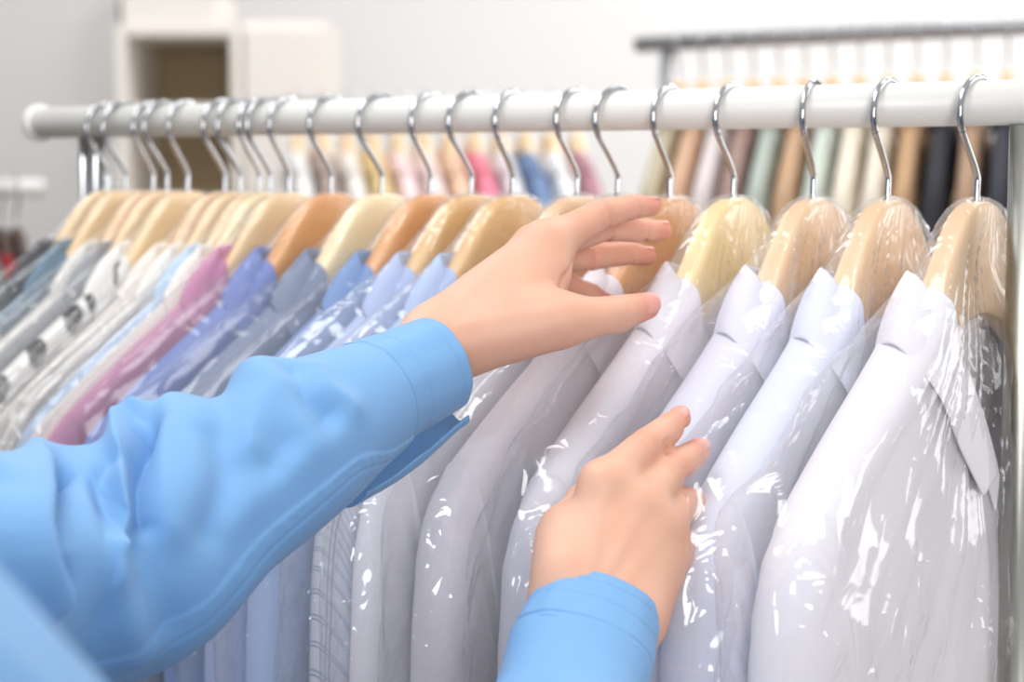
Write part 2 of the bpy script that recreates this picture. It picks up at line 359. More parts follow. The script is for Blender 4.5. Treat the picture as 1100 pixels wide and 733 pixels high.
# ------------------------------------------------------------------ plastic covers
BT = np.array([(0, 3), (10, 2), (21, -2), (33, -11), (60, -36), (100, -60), (150, -92), (200, -127), (220, -145), (235, -168), (243, -198), (247, -232)]) / 1000
_bt = crom(BT, 300)
def bag_mesh(V, seed, L=0.80, nu=170, nr=120, amp=1.0):
    rs = np.random.RandomState(seed + 500); ph = rs.uniform(0, 60, 8)
    us = np.linspace(-.247, .247, nu); d = (np.linspace(0, 1, nr) ** 1.5) * L
    U, D = np.meshgrid(us, d); out = []; uvo = []
    top = np.interp(np.abs(U), _bt[:, 0], _bt[:, 1])
    for side in (1, -1):
        au = np.abs(U)
        taper = np.sqrt(np.clip(1 - np.clip((au - .210) / .037, 0, 1) ** 2, 0, 1))
        r = .007 + (.017) * sstep(.02, .09, au)
        prof = np.where(D < r, np.sqrt(np.clip(2 * r * D - D * D, 0, None)) / r, 1.0)
        wid = (.011 + (V + .004 - .011) * sstep(.03, .10, np.hypot(au, D + .0)))
        a = np.arctan2(U, D + .012); rad = np.hypot(U, D)
        radial = (n3(a * 9 + ph[0], rad * 2 + ph[1], side * 3.1) + .6 * n3(a * 22 + ph[2], rad * 3, side * 5.3 + ph[3])) * .0050 * sstep(.006, .05, rad) * np.exp(-rad / .25)
        cr = (1 - 2 * np.abs(n3(U * 11 + D * 5 + ph[4], D * 8 - U * 3 + ph[5], side * 2.7))) * .0040 + (1 - 2 * np.abs(n3(U * 27 + ph[6], D * 19 + U * 12, side * 7.7))) * .0020
        cr = cr * sstep(.04, .16, rad)
        k1 = np.abs(n3(U * 16 + D * 6 + ph[2], D * 13 - U * 5, side * 8.3 + ph[0])); cr = cr + (.3 - np.minimum(k1, .3)) / .3 * .0055 * sstep(.12, .3, rad)
        hang = n3(U * 18 + ph[7], D * 1.6, side * 6.1) * .0035 * sstep(.15, .4, D)
        y = side * (np.maximum(wid * prof, .0) * taper + (radial + cr + hang) * amp * np.clip(taper * 1.3, 0, 1) * prof)
        z = top - D + (n3(U * 10 + ph[1], D * 9, side + ph[2]) * .003 + cr * .6) * sstep(.0, .05, rad) * amp
        x = U * (1 - .03 * sstep(.1, .5, D)) + n3(D * 10 + ph[3], U * 4, ph[4]) * .004 * sstep(.1, .24, au) * amp
        y = np.where(D == 0, 0, y); 
        if side > 0: ztop0 = z[0].copy(); x0 = x[0].copy()
        else: z[0] = ztop0; x[0] = x0
        out.append(np.stack([x, y, z], -1).reshape(-1, 3)); uvo.append(np.stack([a + side * 7, rad], -1).reshape(-1, 2))
    return np.concatenate(out), np.concatenate(uvo), grid_faces(nr, nu, flip=True) + grid_faces(nr, nu, off=nr * nu)
def make_bag(loc, rz, V, label, group, seed, amp=1.0, low=False, mat=None):
    amp = amp * float(np.clip(V / .021, .3, 1.15))
    v, uv, f = bag_mesh(V, seed, amp=amp, **(dict(nu=70, nr=50) if low else {}))
    o = mesh_obj('garment_cover', v, f, mat or M['film'], uvs=uv)
    bm = bmesh.new(); bm.from_mesh(o.data); bmesh.ops.remove_doubles(bm, verts=bm.verts, dist=1e-6); bm.to_mesh(o.data); bm.free()
    o.location = loc; o.rotation_euler = (0, 0, rz)
    return tag(o, label, 'garment bag', group)

# fabrics
FB = {}
def fb(k, *a, **kw): FB[k] = fabric(k, *a, **kw)
fb('black_cotton', srgb(58, 60, 66)); fb('denim_blue', srgb(92, 116, 136), pattern='oxford', col2=srgb(120, 144, 162)); fb('pale_linen', srgb(222, 218, 212)); fb('grey_cotton', srgb(150, 152, 156))
fb('spotted_cotton', srgb(232, 230, 226), pattern='dots', col2=srgb(36, 38, 44)); fb('cream_cotton', srgb(232, 224, 214)); fb('sky_cotton', srgb(178, 204, 230)); fb('ivory_cotton', srgb(234, 228, 220))
fb('mauve_cotton', srgb(196, 134, 166)); fb('periwinkle_cotton', srgb(108, 124, 180), pattern='oxford', col2=srgb(128, 143, 194)); fb('slate_cotton', srgb(116, 126, 150), pattern='oxford', col2=srgb(136, 145, 168))
fb('steel_blue_cotton', srgb(112, 140, 186), pattern='oxford', col2=srgb(130, 158, 202)); fb('pale_periwinkle', srgb(172, 188, 224)); fb('ice_blue', srgb(176, 196, 234))
fb('windowpane_check', srgb(206, 212, 224), pattern='check', col2=srgb(96, 112, 150)); fb('white_a', srgb(232, 226, 232)); fb('white_b', srgb(229, 227, 234)); fb('white_c', srgb(231, 226, 233))
fb('lavender_white', srgb(224, 222, 238)); fb('bluish_white', srgb(220, 223, 240)); fb('pure_white', srgb(231, 226, 232))

# px of hanger neck, yaw deg, hanger wood, fabric, shirt label, hanger label
ROW = [
 (116, -3, 'wood_pale', 'black_cotton', 'black shirt hanging farthest left on the white rail', 'pale wooden hanger at the far left end of the rail', 'black shirt at the far left'),
 (135, -3, 'wood_pale', 'denim_blue', 'faded denim blue shirt near the far left end of the rail', 'pale wooden hanger carrying the faded denim blue shirt', 'faded denim blue shirt'),
 (164, -3, 'wood_tan', 'pale_linen', 'pale stone shirt between the denim blue and grey shirts', 'pale wooden hanger carrying the pale stone shirt', 'pale stone shirt'),
 (179, -4, 'wood_pale', 'grey_cotton', 'grey shirt just behind the white shirt with black spots', 'pale wooden hanger carrying the grey shirt', 'grey shirt'),
 (201, -4, 'wood_pale', 'spotted_cotton', 'white shirt with large black spots', 'pale wooden hanger carrying the spotted shirt', 'spotted shirt'),
 (241, -5, 'wood_tan', 'cream_cotton', 'cream shirt just in front of the spotted shirt', 'pale wooden hanger carrying the cream shirt', 'cream shirt'),
 (258, -5, 'wood_pale', 'ivory_cotton', 'ivory shirt just behind the sky blue shirt', 'pale wooden hanger carrying the ivory shirt behind the sky blue one', 'ivory shirt behind the sky blue one'),
 (278, -5.5, 'wood_pale', 'sky_cotton', 'sky blue shirt second behind the mauve pink shirt', 'pale wooden hanger carrying the sky blue shirt', 'sky blue shirt'),
 (290, -6, 'wood_cream', 'ivory_cotton', 'ivory shirt just behind the mauve pink shirt', 'pale wooden hanger carrying the ivory shirt behind the mauve pink one', 'ivory shirt behind the mauve one'),
 (310, -6.5, 'wood_pale', 'mauve_cotton', 'mauve pink shirt among the shirts at left', 'pale wooden hanger carrying the mauve pink shirt', 'mauve pink shirt'),
 (356, -8, 'wood_brown', 'periwinkle_cotton', 'periwinkle blue shirt in front of the mauve pink shirt', 'amber brown wooden hanger carrying the periwinkle blue shirt', 'periwinkle blue shirt'),
 (410, -8, 'wood_cream', 'slate_cotton', 'slate grey blue shirt in front of the periwinkle shirt', 'cream wooden hanger carrying the slate grey shirt', 'slate grey blue shirt'),
 (463, -7.5, 'wood_brown', 'steel_blue_cotton', 'mid blue shirt in front of the slate grey shirt', 'amber brown wooden hanger carrying the mid blue shirt', 'mid blue shirt'),
 (506, -7, 'wood_gold', 'pale_periwinkle', 'pale periwinkle shirt in front of the mid blue shirt', 'golden wooden hanger carrying the pale periwinkle shirt', 'pale periwinkle shirt'),
 (551, -7, 'wood_gold', 'ice_blue', 'ice blue shirt with its collar just left of the raised hand', 'golden wooden hanger just left of the raised hand', 'ice blue shirt'),
 (620, -7.5, 'wood_tan', 'windowpane_check', 'white shirt with blue windowpane check under the reaching arm', 'tan wooden hanger behind the back of the raised hand', 'windowpane check shirt'),
 (664, -7.5, 'wood_brown', 'white_b', 'white shirt just in front of the windowpane check shirt', 'amber wooden hanger hidden behind the raised fingers', 'white shirt in front of the checked one'),
 (720, -5, 'wood_brown', 'white_a', 'white shirt whose collar shows under the thumb of the raised hand', 'amber brown wooden hanger at the fingertips of the raised hand', 'white shirt under the thumb'),
 (788, 0, 'wood_yellow', 'white_c', 'white shirt on the yellow hanger beside the lower hand', 'pale yellow wooden hanger just right of the raised hand', 'white shirt on the yellow hanger'),
 (874, 0, 'wood_tan', 'lavender_white', 'faintly lavender white shirt under the fingers of the lower hand', 'tan wooden hanger third from the right post', 'lavender white shirt'),
 (954, 0.5, 'wood_tan', 'bluish_white', 'bluish white shirt second from the right post', 'tan wooden hanger second from the right post', 'bluish white shirt'),
 (1050, -0.5, 'wood_tan', 'pure_white', 'white shirt nearest the right post', 'tan wooden hanger nearest the right post', 'white shirt nearest the right post'),
]
ts = [rail_at(r[0]) for r in ROW]
for i, r in enumerate(ROW):
    gl = ts[i - 1] - ts[i] if i else .022; gr = ts[i] - ts[i + 1] if i + 1 < len(ROW) else .055
    V = max(.0085, min(.024, .46 * min(abs(gl), abs(gr)) if 0 < i else .01))
    q = RP + RD * ts[i]; loc = (q[0], q[1], RAILZ - NECK); rz = YAW0 + math.radians(r[1])
    make_hanger(loc, rz, M[r[2]], r[5], 'wooden hangers on the white rail', math.radians([0, -6, 5, -4, 8][i % 5]), V)
    make_shirt(loc, rz, V, FB[r[3]], r[4], 'shirts on the white rail', 100 + i)
    make_bag(loc, rz, V, 'clear plastic cover over the ' + r[6], 'clear plastic garment covers', 40 + i, mat=M['film_taut'] if i < 13 else M['film'])

# ------------------------------------------------------------------ the rack itself
def rail_pt(px, z=0):
    q = RP + RD * rail_at(px, 0); return np.array([q[0], q[1], RAILZ + z])
A = rail_pt(46); B = rail_pt(1160)
rack = thing('clothes_rack', 'white clothes rail on chrome posts holding the bagged shirts', 'clothes rack', (float((A[0] + B[0]) / 2), float((A[1] + B[1]) / 2), 0), 0)
def lc(p, root): return np.array(p) - np.array(root.location)
tube_obj('rail', [lc(A, rack), lc(A * .5 + B * .5, rack), lc(B, rack)], .0127, M['rail'], rack, 40)
cap = tube_obj('end_cap', [lc(A - RD * -.001, rack), lc(A + RD * .004, rack), lc(A + RD * .009, rack), lc(A + RD * .011, rack)], [.0155, .0158, .0148, .009], M['rail'], rack, 32)
cap2 = tube_obj('end_cap', [lc(B, rack), lc(B - RD * .004, rack), lc(B - RD * .009, rack), lc(B - RD * .011, rack)], [.0155, .0158, .0148, .009], M['rail'], rack, 32)
for px, side in ((1110, 1), (92, -1)):
    q = rail_pt(px); q = q.copy()
    top = RAILZ - .0127
    tube_obj('upright_post', [lc((q[0], q[1], .10), rack), lc((q[0], q[1], .8), rack), lc((q[0], q[1], top), rack)], .0125 if side > 0 else .006, M['post'] if side > 0 else M['chrome'], rack, 32)
    if side < 0:
        q2 = q - RD * .016
        tube_obj('upright_post', [lc((q2[0], q2[1], .10), rack), lc((q2[0], q2[1], .8), rack), lc((q2[0], q2[1], top), rack)], .006, M['chrome'], rack, 24)
    e0, e1 = q + UDIR * .28, q - UDIR * .28
    tube_obj('foot_bar', [lc((e0[0], e0[1], .09), rack), lc((q[0], q[1], .09), rack), lc((e1[0], e1[1], .09), rack)], .0125, M['chrome'], rack, 20)
    for e in (e0, e1):
        bm = bmesh.new(); bmesh.ops.create_cone(bm, cap_ends=True, segments=28, radius1=.032, radius2=.032, depth=.022, matrix=Matrix.Translation(Vector(lc((e[0], e[1], .032), rack))) @ Matrix.Rotation(math.pi / 2, 4, 'X'))
        add_box(bm, tuple(lc((e[0], e[1], .062), rack)), (.02, .034, .04), .003); bm_obj('caster', bm, plain('caster_rubber', (.03, .03, .03, 1), .6), rack)

# ------------------------------------------------------------------ person: hands by implicit surface
def rcone(p, a, b, ra, rb):
    pa = p - a; ba = b - a; h = np.clip((pa @ ba) / (ba @ ba), 0, 1)
    return np.linalg.norm(pa - h[..., None] * ba, axis=-1) - (ra + (rb - ra) * h)
def smin(a, b, k):
    h = np.clip(.5 + .5 * (b - a) / k, 0, 1); return b * (1 - h) + a * h - k * h * (1 - h)
def surface_nets(F, org, h):
    s = F < 0; nx, ny, nz = F.shape
    acc = np.zeros((nx - 1, ny - 1, nz - 1, 3)); cnt = np.zeros((nx - 1, ny - 1, nz - 1))
    idx = [(a, b, c) for a in (0, 1) for b in (0, 1) for c in (0, 1)]
    def sub(G, o): return G[o[0]:nx - 1 + o[0], o[1]:ny - 1 + o[1], o[2]:nz - 1 + o[2]]
    for o in idx:
        for ax in range(3):
            if o[ax] == 0:
                o2 = list(o); o2[ax] = 1; f0, f1 = sub(F, o), sub(F, o2); cr = (f0 < 0) != (f1 < 0)
                t = np.where(cr, f0 / np.where(cr, f0 - f1, 1), 0); pos = np.zeros(acc.shape); pos[..., 0] = o[0]; pos[..., 1] = o[1]; pos[..., 2] = o[2]; pos[..., ax] = t
                acc += pos * cr[..., None]; cnt += cr
    act = cnt > 0; ids = -np.ones(cnt.shape, int); ids[act] = np.arange(act.sum())
    I = np.argwhere(act); verts = org + h * (I + acc[act] / cnt[act][:, None]); faces = []
    for ax in range(3):
        b, c = (ax + 1) % 3, (ax + 2) % 3
        sl0 = [slice(None)] * 3; sl1 = [slice(None)] * 3; sl0[ax] = slice(0, -1); sl1[ax] = slice(1, None)
        f0, f1 = s[tuple(sl0)], s[tuple(sl1)]; cr = np.argwhere(f0 != f1); inside = f0[tuple(cr.T)]
        ok = (cr[:, b] > 0) & (cr[:, c] > 0) & (cr[:, b] < F.shape[b] - 1) & (cr[:, c] < F.shape[c] - 1); cr = cr[ok]; inside = inside[ok]
        q = []
        for db, dc in ((-1, -1), (0, -1), (0, 0), (-1, 0)):
            k = cr.copy(); k[:, b] += db; k[:, c] += dc; q.append(ids[tuple(k.T)])
        q = np.stack(q, -1); q[~inside] = q[~inside][:, ::-1]; faces.append(q)
    return verts, np.concatenate(faces)

def skin_mat():
    m, nt, b = newmat('skin')
    at = N(nt, 'ShaderNodeAttribute', attribute_name='redness'); tc = N(nt, 'ShaderNodeTexCoord')
    no = N(nt, 'ShaderNodeTexNoise'); no.inputs['Scale'].default_value = 60; no.inputs['Detail'].default_value = 4; nt.links.new(tc.outputs['Object'], no.inputs['Vector'])
    mx = N(nt, 'ShaderNodeMix', data_type='RGBA'); mx.inputs[6].default_value = srgb(223, 177, 151); mx.inputs[7].default_value = srgb(214, 130, 112)
    ad = N(nt, 'ShaderNodeMath', operation='MULTIPLY_ADD', use_clamp=True); ad.inputs[1].default_value = .35; nt.links.new(no.outputs['Fac'], ad.inputs[0])
    sb = N(nt, 'ShaderNodeMath', operation='SUBTRACT'); nt.links.new(at.outputs['Fac'], sb.inputs[0]); sb.inputs[1].default_value = .17; nt.links.new(sb.outputs[0], ad.inputs[2])
    nt.links.new(ad.outputs[0], mx.inputs[0]); nt.links.new(mx.outputs[2], b.inputs['Base Color'])
    b.inputs['Roughness'].default_value = .5; b.inputs['Specular IOR Level'].default_value = .35
    b.inputs['Subsurface Weight'].default_value = .12; b.inputs['Subsurface Radius'].default_value = (.008, .003, .0015); b.inputs['Subsurface Scale'].default_value = .5
    n2 = N(nt, 'ShaderNodeTexNoise'); n2.inputs['Scale'].default_value = 420; n2.inputs['Detail'].default_value = 3; nt.links.new(tc.outputs['Object'], n2.inputs['Vector'])
    bp = N(nt, 'ShaderNodeBump'); bp.inputs['Strength'].default_value = .12; bp.inputs['Distance'].default_value = .0008; nt.links.new(n2.outputs['Fac'], bp.inputs['Height']); nt.links.new(bp.outputs['Normal'], b.inputs['Normal'])
    return m
M['skin'] = skin_mat(); M['nail'] = plain('nail', srgb(222, 158, 146), .28)

def hand_mesh(H, h=.0009):
    """fingers: (four points, four radii, blend); palm: (a, b, ra, rb, blend); bumps: (point, radius, height); creases: (point, axis, facing, depth)"""
    allp = [p for f in H['fingers'] for p in f[0]] + [p for c in H['palm'] for p in c[:2]]
    lo = np.min(allp, 0) - .030; hi = np.max(allp, 0) + .030
    n = np.ceil((hi - lo) / h).astype(int) + 1
    ax = [(lo[i] + h * np.arange(n[i])).astype(np.float32) for i in range(3)]
    def box(pts, m):
        a = np.clip(((np.min(pts, 0) - m - lo) / h).astype(int), 0, n - 1); b = np.clip(((np.max(pts, 0) + m - lo) / h).astype(int) + 1, 1, n)
        sl = tuple(slice(a[i], b[i]) for i in range(3))
        return sl, np.stack(np.meshgrid(*[ax[i][sl[i]] for i in range(3)], indexing='ij'), -1)
    D = np.full(tuple(n), .03, np.float32); f32 = lambda q: np.asarray(q, np.float32)
    for a, b, ra, rb, k in H['palm']:
        sl, p = box([a, b], .046); D[sl] = smin(D[sl], rcone(p, f32(a), f32(b), ra, rb), k)
    for pts, rr, kk in H['fingers']:
        sl, p = box(pts, .030); c = None
        for i in range(len(pts) - 1):
            d = rcone(p, f32(pts[i]), f32(pts[i + 1]), rr[i], rr[i + 1]); c = d if c is None else smin(c, d, .0022)
        D[sl] = smin(D[sl], c, kk)
    for pt, r, amt in H.get('bumps', []):
        sl, p = box([pt], 3 * r); D[sl] -= amt * np.exp(-((p - f32(pt)) ** 2).sum(-1) / (r * r))
    for a, b, w_, amt in H.get('lines', []):          # tendons (+) and folds (-)
        sl, p = box([a, b], 3.2 * w_ + .002); D[sl] -= amt * np.exp(-(np.maximum(rcone(p, f32(a), f32(b), 0, 0), 0) / w_) ** 2)
    for pt, axis, face, amt in H.get('creases', []):
        sl, p = box([pt], .016); q = p - f32(pt); axis = axis / np.linalg.norm(axis); t = q @ f32(axis); side = sstep(-.002, .006, q @ f32(face / np.linalg.norm(face)))
        D[sl] += amt * np.exp(-(t / .0011) ** 2) * side
    return surface_nets(D, lo, h)
def finish_hand(name, H, parent):
    v, f = hand_mesh(H)
    # light smoothing
    me = bpy.data.meshes.new(name); me.from_pydata(v.tolist(), [], f.tolist()); me.update()
    bm = bmesh.new(); bm.from_mesh(me)
    for _ in range(2): bmesh.ops.smooth_vert(bm, verts=bm.verts, factor=.45, use_axis_x=True, use_axis_y=True, use_axis_z=True)
    bm.to_mesh(me); bm.free()
    return me

VIEW = lambda px, py: (P(px, py, 1.0) - np.array([0, 0, CAMZ])) / np.linalg.norm(P(px, py, 1.0) - np.array([0, 0, CAMZ]))
mmr = lambda *r: [x / 1000 for x in r]
# ---- raised (left) hand
LW = P(470, 371, 1.000); LA = P(395, 425, .955)
Lidx = [P(586, 263, 1.030), P(645, 231, 1.052), P(680, 222, 1.066), P(701, 222, 1.075)]
Lmid = [P(576, 266, 1.050), P(650, 243, 1.076), P(690, 248, 1.090), P(711, 248, 1.098)]
Lrin = [P(570, 274, 1.066), P(632, 276, 1.092), P(676, 272, 1.105), P(695, 275, 1.111)]
Lpin = [P(566, 288, 1.080), P(606, 304, 1.094), P(634, 316, 1.100), P(650, 324, 1.103)]
Lthu = [P(520, 362, .994), P(600, 347, .995), P(664, 337, 1.008), P(694, 329, 1.016)]
HL = dict(
 fingers=[(Lidx, mmr(11.5, 8.6, 7.2, 5.8), .010), (Lmid, mmr(11, 8.6, 7.3, 5.9), .006), (Lrin, mmr(10.5, 8.2, 7.0, 5.7), .005), (Lpin, mmr(9.5, 7.2, 6.2, 5.0), .005), (Lthu, mmr(13, 12.0, 10.2, 7.6), .014)],
 palm=[(LA, LW, .024, .0165, .01),
       (LW + (P(468, 362, 1.0) - P(470, 371, 1.0)), Lidx[0], .0165, .0118, .016), (P(476, 366, 1.012), Lmid[0], .0155, .0118, .016), (P(480, 372, 1.022), Lrin[0], .0145, .011, .014), (P(488, 380, 1.028), Lpin[0], .0145, .0105, .014),
       (P(478, 378, .998), P(598, 342, .999), .0155, .0125, .016), (P(540, 330, 1.005), P(588, 290, 1.022), .016, .0125, .018), (P(540, 352, 1.02), P(578, 320, 1.03), .015, .012, .016)],
 bumps=[(P(584, 251, 1.020), .0085, .0024), (P(566, 254, 1.045), .009, .0018), (P(645, 220, 1.046), .008, .0008)])
VW = -VIEW(650, 330); UP = np.array([0, 0, 1.0])
def joint_creases(F, face, idx=(1, 2), amt=.0012, offs=(-.0022, 0, .0022)):
    out = []
    for i in idx:
        a = F[i + 1] - F[i - 1]; a = a / np.linalg.norm(a)
        for o in offs: out.append((F[i] + a * o, a, face, amt * (1 if o == 0 else .7)))
    return out
HL['creases'] = joint_creases(Lidx, VW + UP) + joint_creases(Lmid, VW * .6 + UP) + joint_creases(Lrin, VW * .6 + UP) + joint_creases(Lthu, VW + UP * .3, (2,), .0014, (-.004, -.0015, .0012, .0035)) + joint_creases(Lidx, VW - UP * .7, (1, 2), .0013, (0,))+ joint_creases(Lmid, VW - UP, (1, 2), .0013, (0,)) + joint_creases(Lrin, VW - UP, (1, 2), .0013, (0,))
HL['bumps'] += [(P(664, 328, .998), .008, .0007), (P(606, 338, .985), .011, .0012), (P(682, 214, 1.060), .006, .0005), (P(640, 240, 1.066), .008, .0006)]
HL['lines'] = [(P(500, 320, .990), P(578, 262, 1.018), .0035, .0008), (P(498, 350, .982), P(596, 336, .984), .0035, .0009), (P(606, 300, 1.012), P(602, 322, 1.002), .0022, -.0017), (P(612, 282, 1.022), P(606, 300, 1.012), .0022, -.0014), (P(600, 322, 1.0), P(590, 328, .992), .002, -.0007), (P(495, 388, .985), P(470, 365, .982), .002, -.0005)]
# ---- lower (right) hand
PR = lambda px, py, d: P(px, py, d - .014)
RW = PR(645, 668, .892); RA = PR(619, 745, .858)
Ridx = [PR(648, 521, .912), PR(692, 480, .932), PR(718, 460, .944), PR(730, 450, .951)]
Rmid = [PR(686, 545, .915), PR(721, 504, .938), PR(742, 490, .951), PR(751, 484, .958)]
Rrin = [PR(712, 567, .920), PR(735, 541, .942), PR(744, 540, .955), PR(745, 547, .966)]
Rpin = [PR(722, 596, .928), PR(736, 582, .950), PR(736, 592, .964), PR(730, 603, .974)]
Rthu = [PR(606, 612, .890), PR(609, 570, .920), PR(628, 540, .945), PR(640, 525, .962)]
HR = dict(
 fingers=[(Ridx, mmr(10.8, 8.4, 7.3, 5.9), .007), (Rmid, mmr(10.8, 8.5, 7.4, 5.9), .005), (Rrin, mmr(10.3, 8.3, 7.2, 5.9), .0045), (Rpin, mmr(9.3, 7.6, 6.4, 5.2), .0045), (Rthu, mmr(12.5, 11.5, 9.8, 7.5), .012)],
 palm=[(PR(602, 745, .856), PR(620, 668, .890), .019, .0155, .012), (PR(638, 745, .858), PR(668, 672, .892), .019, .0145, .012), (PR(617, 655, .893), Ridx[0], .0160, .0114, .016), (PR(638, 655, .893), Rmid[0], .0165, .0114, .016), (PR(660, 658, .894), Rrin[0], .0160, .0108, .014), (PR(683, 664, .896), Rpin[0], .0140, .0102, .014),
       (PR(606, 645, .895), PR(607, 582, .915), .0145, .0120, .016), (PR(640, 600, .912), PR(670, 570, .925), .017, .0145, .018)],
 bumps=[(PR(645, 512, .902), .0095, .0014), (PR(686, 535, .905), .0095, .0014), (PR(714, 557, .910), .0085, .0012), (PR(728, 588, .919), .007, .0012), (PR(692, 473, .925), .007, .0008), (PR(721, 497, .931), .007, .0008), (PR(736, 535, .936), .007, .0009)],
 lines=[(PR(632, 625, .876), PR(648, 530, .901), .0035, .0008), (PR(648, 625, .874), PR(684, 552, .903), .0035, .0010), (PR(664, 632, .876), PR(709, 572, .909), .0035, .0008), (PR(664, 528, .905), PR(652, 550, .900), .004, -.0010), (PR(698, 553, .907), PR(682, 575, .902), .004, -.0010), (PR(718, 577, .915), PR(704, 594, .910), .0035, -.0008)])
FR = -VIEW(690, 520) + UP * .35
HR['creases'] = sum([joint_creases(F, FR, (1, 2), .0013) for F in (Ridx, Rmid, Rrin)], []) + joint_creases(Rpin, FR, (1,), .0008)
me_l = finish_hand('body', HL, None); me_r = finish_hand('body', HR, None)

person = thing('person', 'person in a light blue shirt reaching into the rail of bagged shirts with both hands', 'person', (-.35, .48, 0))
PL = np.array(person.location)
joints = [(p, .011, .55) for F in (Lidx, Lmid, Lrin, Lpin, Lthu, Ridx, Rmid, Rrin, Rpin, Rthu) for p in F[:2]] + [(F[3], .013, .75) for F in (Lidx, Lmid, Lrin, Lpin, Lthu, Ridx, Rmid, Rrin, Rpin, Rthu)] + [(F[2], .010, .4) for F in (Lidx, Lmid, Lrin, Lpin, Lthu, Ridx, Rmid, Rrin, Rpin, Rthu)]
bmj = bmesh.new(); bmj.from_mesh(me_l); bmj.from_mesh(me_r)
body = bpy.data.meshes.new('body'); bmj.to_mesh(body); bmj.free()
co = np.empty(len(body.vertices) * 3); body.vertices.foreach_get('co', co); co = co.reshape(-1, 3)
red = np.full(len(co), .12)
for F in (Lidx, Lmid, Lrin, Lpin):
    for q0, q1 in zip(F[:-1], F[1:]):
        for t_ in (.25, .6, 1.0): red = np.maximum(red, .42 * np.exp(-((co - (q0 * (1 - t_) + q1 * t_)) ** 2).sum(1) / .013 ** 2))
for p, r, a in joints: red = np.maximum(red, a * np.exp(-((co - p) ** 2).sum(1) / (r * r) * .8))
at = body.attributes.new('redness', 'FLOAT', 'POINT'); at.data.foreach_set('value', red.astype(np.float32))
body.vertices.foreach_set('co', (co - PL).ravel()); body.update()
body.materials.append(M['skin']); body.materials.append(M['nail'])
body.polygons.foreach_set('use_smooth', [True] * len(body.polygons))
bo = bpy.data.objects.new('body', body); COL.objects.link(bo); bo.parent = person
# nails: (centre, axis, normal, half length, half width) painted as material faces
def nail(center, axis, nrm, hl, hw):
    axis = axis / np.linalg.norm(axis); nrm = nrm - axis * nrm.dot(axis); nrm /= np.linalg.norm(nrm); sd = np.cross(axis, nrm)
    nu, nv = 9, 9; vs = []
    for i in range(nu):
        a = -1 + 2 * i / (nu - 1)
        wd = hw * (1 - .25 * max(0, a) ** 3) * (1 - .30 * max(0, -a) ** 3)
        for j in range(nv):
            b = -1 + 2 * j / (nv - 1)
            a2 = a * hl * (1 - .18 * b * b)
            vs.append(center + axis * a2 + sd * b * wd + nrm * (-.30 * hw * b * b - .0012 * max(0, -a) ** 2 - .0006 * max(0, a) ** 2) - PL)
    o = mesh_obj('fingernail', vs, grid_faces(nu, nv), M['nail'], bo)
    md = o.modifiers.new('t', 'SOLIDIFY'); md.thickness = .0006; md.offset = 0
    md = o.modifiers.new('s', 'SUBSURF'); md.levels = 1; md.render_levels = 1
vw = -VIEW(650, 380)
def put_nail(F, r, nrm, hl=.0058, hw=.0048, back=.3, lift=1.0):
    ax = F[3] - F[2]; ax /= np.linalg.norm(ax); n = nrm - ax * nrm.dot(ax); n /= np.linalg.norm(n)
    c = F[3] - ax * .001 + n * (r * lift); nail(c, ax, n, hl, hw)
UP = np.array([0, 0, 1.0])
put_nail(Lthu, .0078, vw * 1.0 + UP * .25 + np.array([.2, 0, 0]), .0068, .0062)
put_nail(Lidx, .0059, UP, .005, .0045); put_nail(Lmid, .006, UP, .005, .0045); put_nail(Lrin, .0058, UP, .005, .0044); put_nail(Lpin, .0051, UP, .004, .0038)
put_nail(Ridx, .0060, UP * .8 + vw * .6, .0056, .0048); put_nail(Rmid, .0060, UP * .7 + vw * .8, .0056, .0048)
put_nail(Rrin, .0058, vw + UP * -.2, .005, .0044)

# ------------------------------------------------------------------ sleeves
M['blue_shirt'] = plain('light_blue_poplin', srgb(118, 165, 211), .74, 0, 1400, .03, .08, sheen=.1)
M['blue_inner'] = plain('shaded_blue_poplin', srgb(96, 150, 205), .75)
def sleeve_tube(ctrl, n, nt, disp=None, flat=1.0, n_cap=0):
    """ctrl: (px, py, d, r_img, r_depth); returns verts grid n x nt; theta 0 = image-up side, +90deg = towards the viewer"""
    pts = np.array([list(P(c[0], c[1], c[2])) + [c[3], c[4]] for c in ctrl]); cv = crom(pts, n); path = cv[:, :3]
    # resample uniformly
    sl = np.concatenate([[0], np.cumsum(np.linalg.norm(np.diff(path, axis=0), axis=1))]); u = np.linspace(0, sl[-1], n)
    cv = np.stack([np.interp(u, sl, cv[:, k]) for k in range(5)], -1); path = cv[:, :3]
    T = np.gradient(path, axis=0); T /= np.linalg.norm(T, axis=1)[:, None]
    th = np.linspace(0, 2 * np.pi, nt, endpoint=False); vs = np.zeros((n, nt, 3))
    for i in range(n):
        v = np.array([0, 0, CAMZ]) - path[i]; v /= np.linalg.norm(v); v = v - T[i] * v.dot(T[i]); v /= np.linalg.norm(v)
        s = np.cross(v, T[i]); s /= np.linalg.norm(s)
        if s.dot(UP) < 0 and False: s = -s
        vs[i] = path[i] + np.cos(th)[:, None] * s * cv[i, 3] + np.sin(th)[:, None] * v * cv[i, 4]
    C = path[:, None, :]; R = vs - C; rl = np.linalg.norm(R, axis=-1, keepdims=True); Nn = R / rl
    SS, TH = np.meshgrid(u, th, indexing='ij')
    if disp is not None: vs = vs + Nn * disp(SS, TH)[..., None]
    return vs, u
def wrapd(a, b): return (a - b + np.pi) % (2 * np.pi) - np.pi
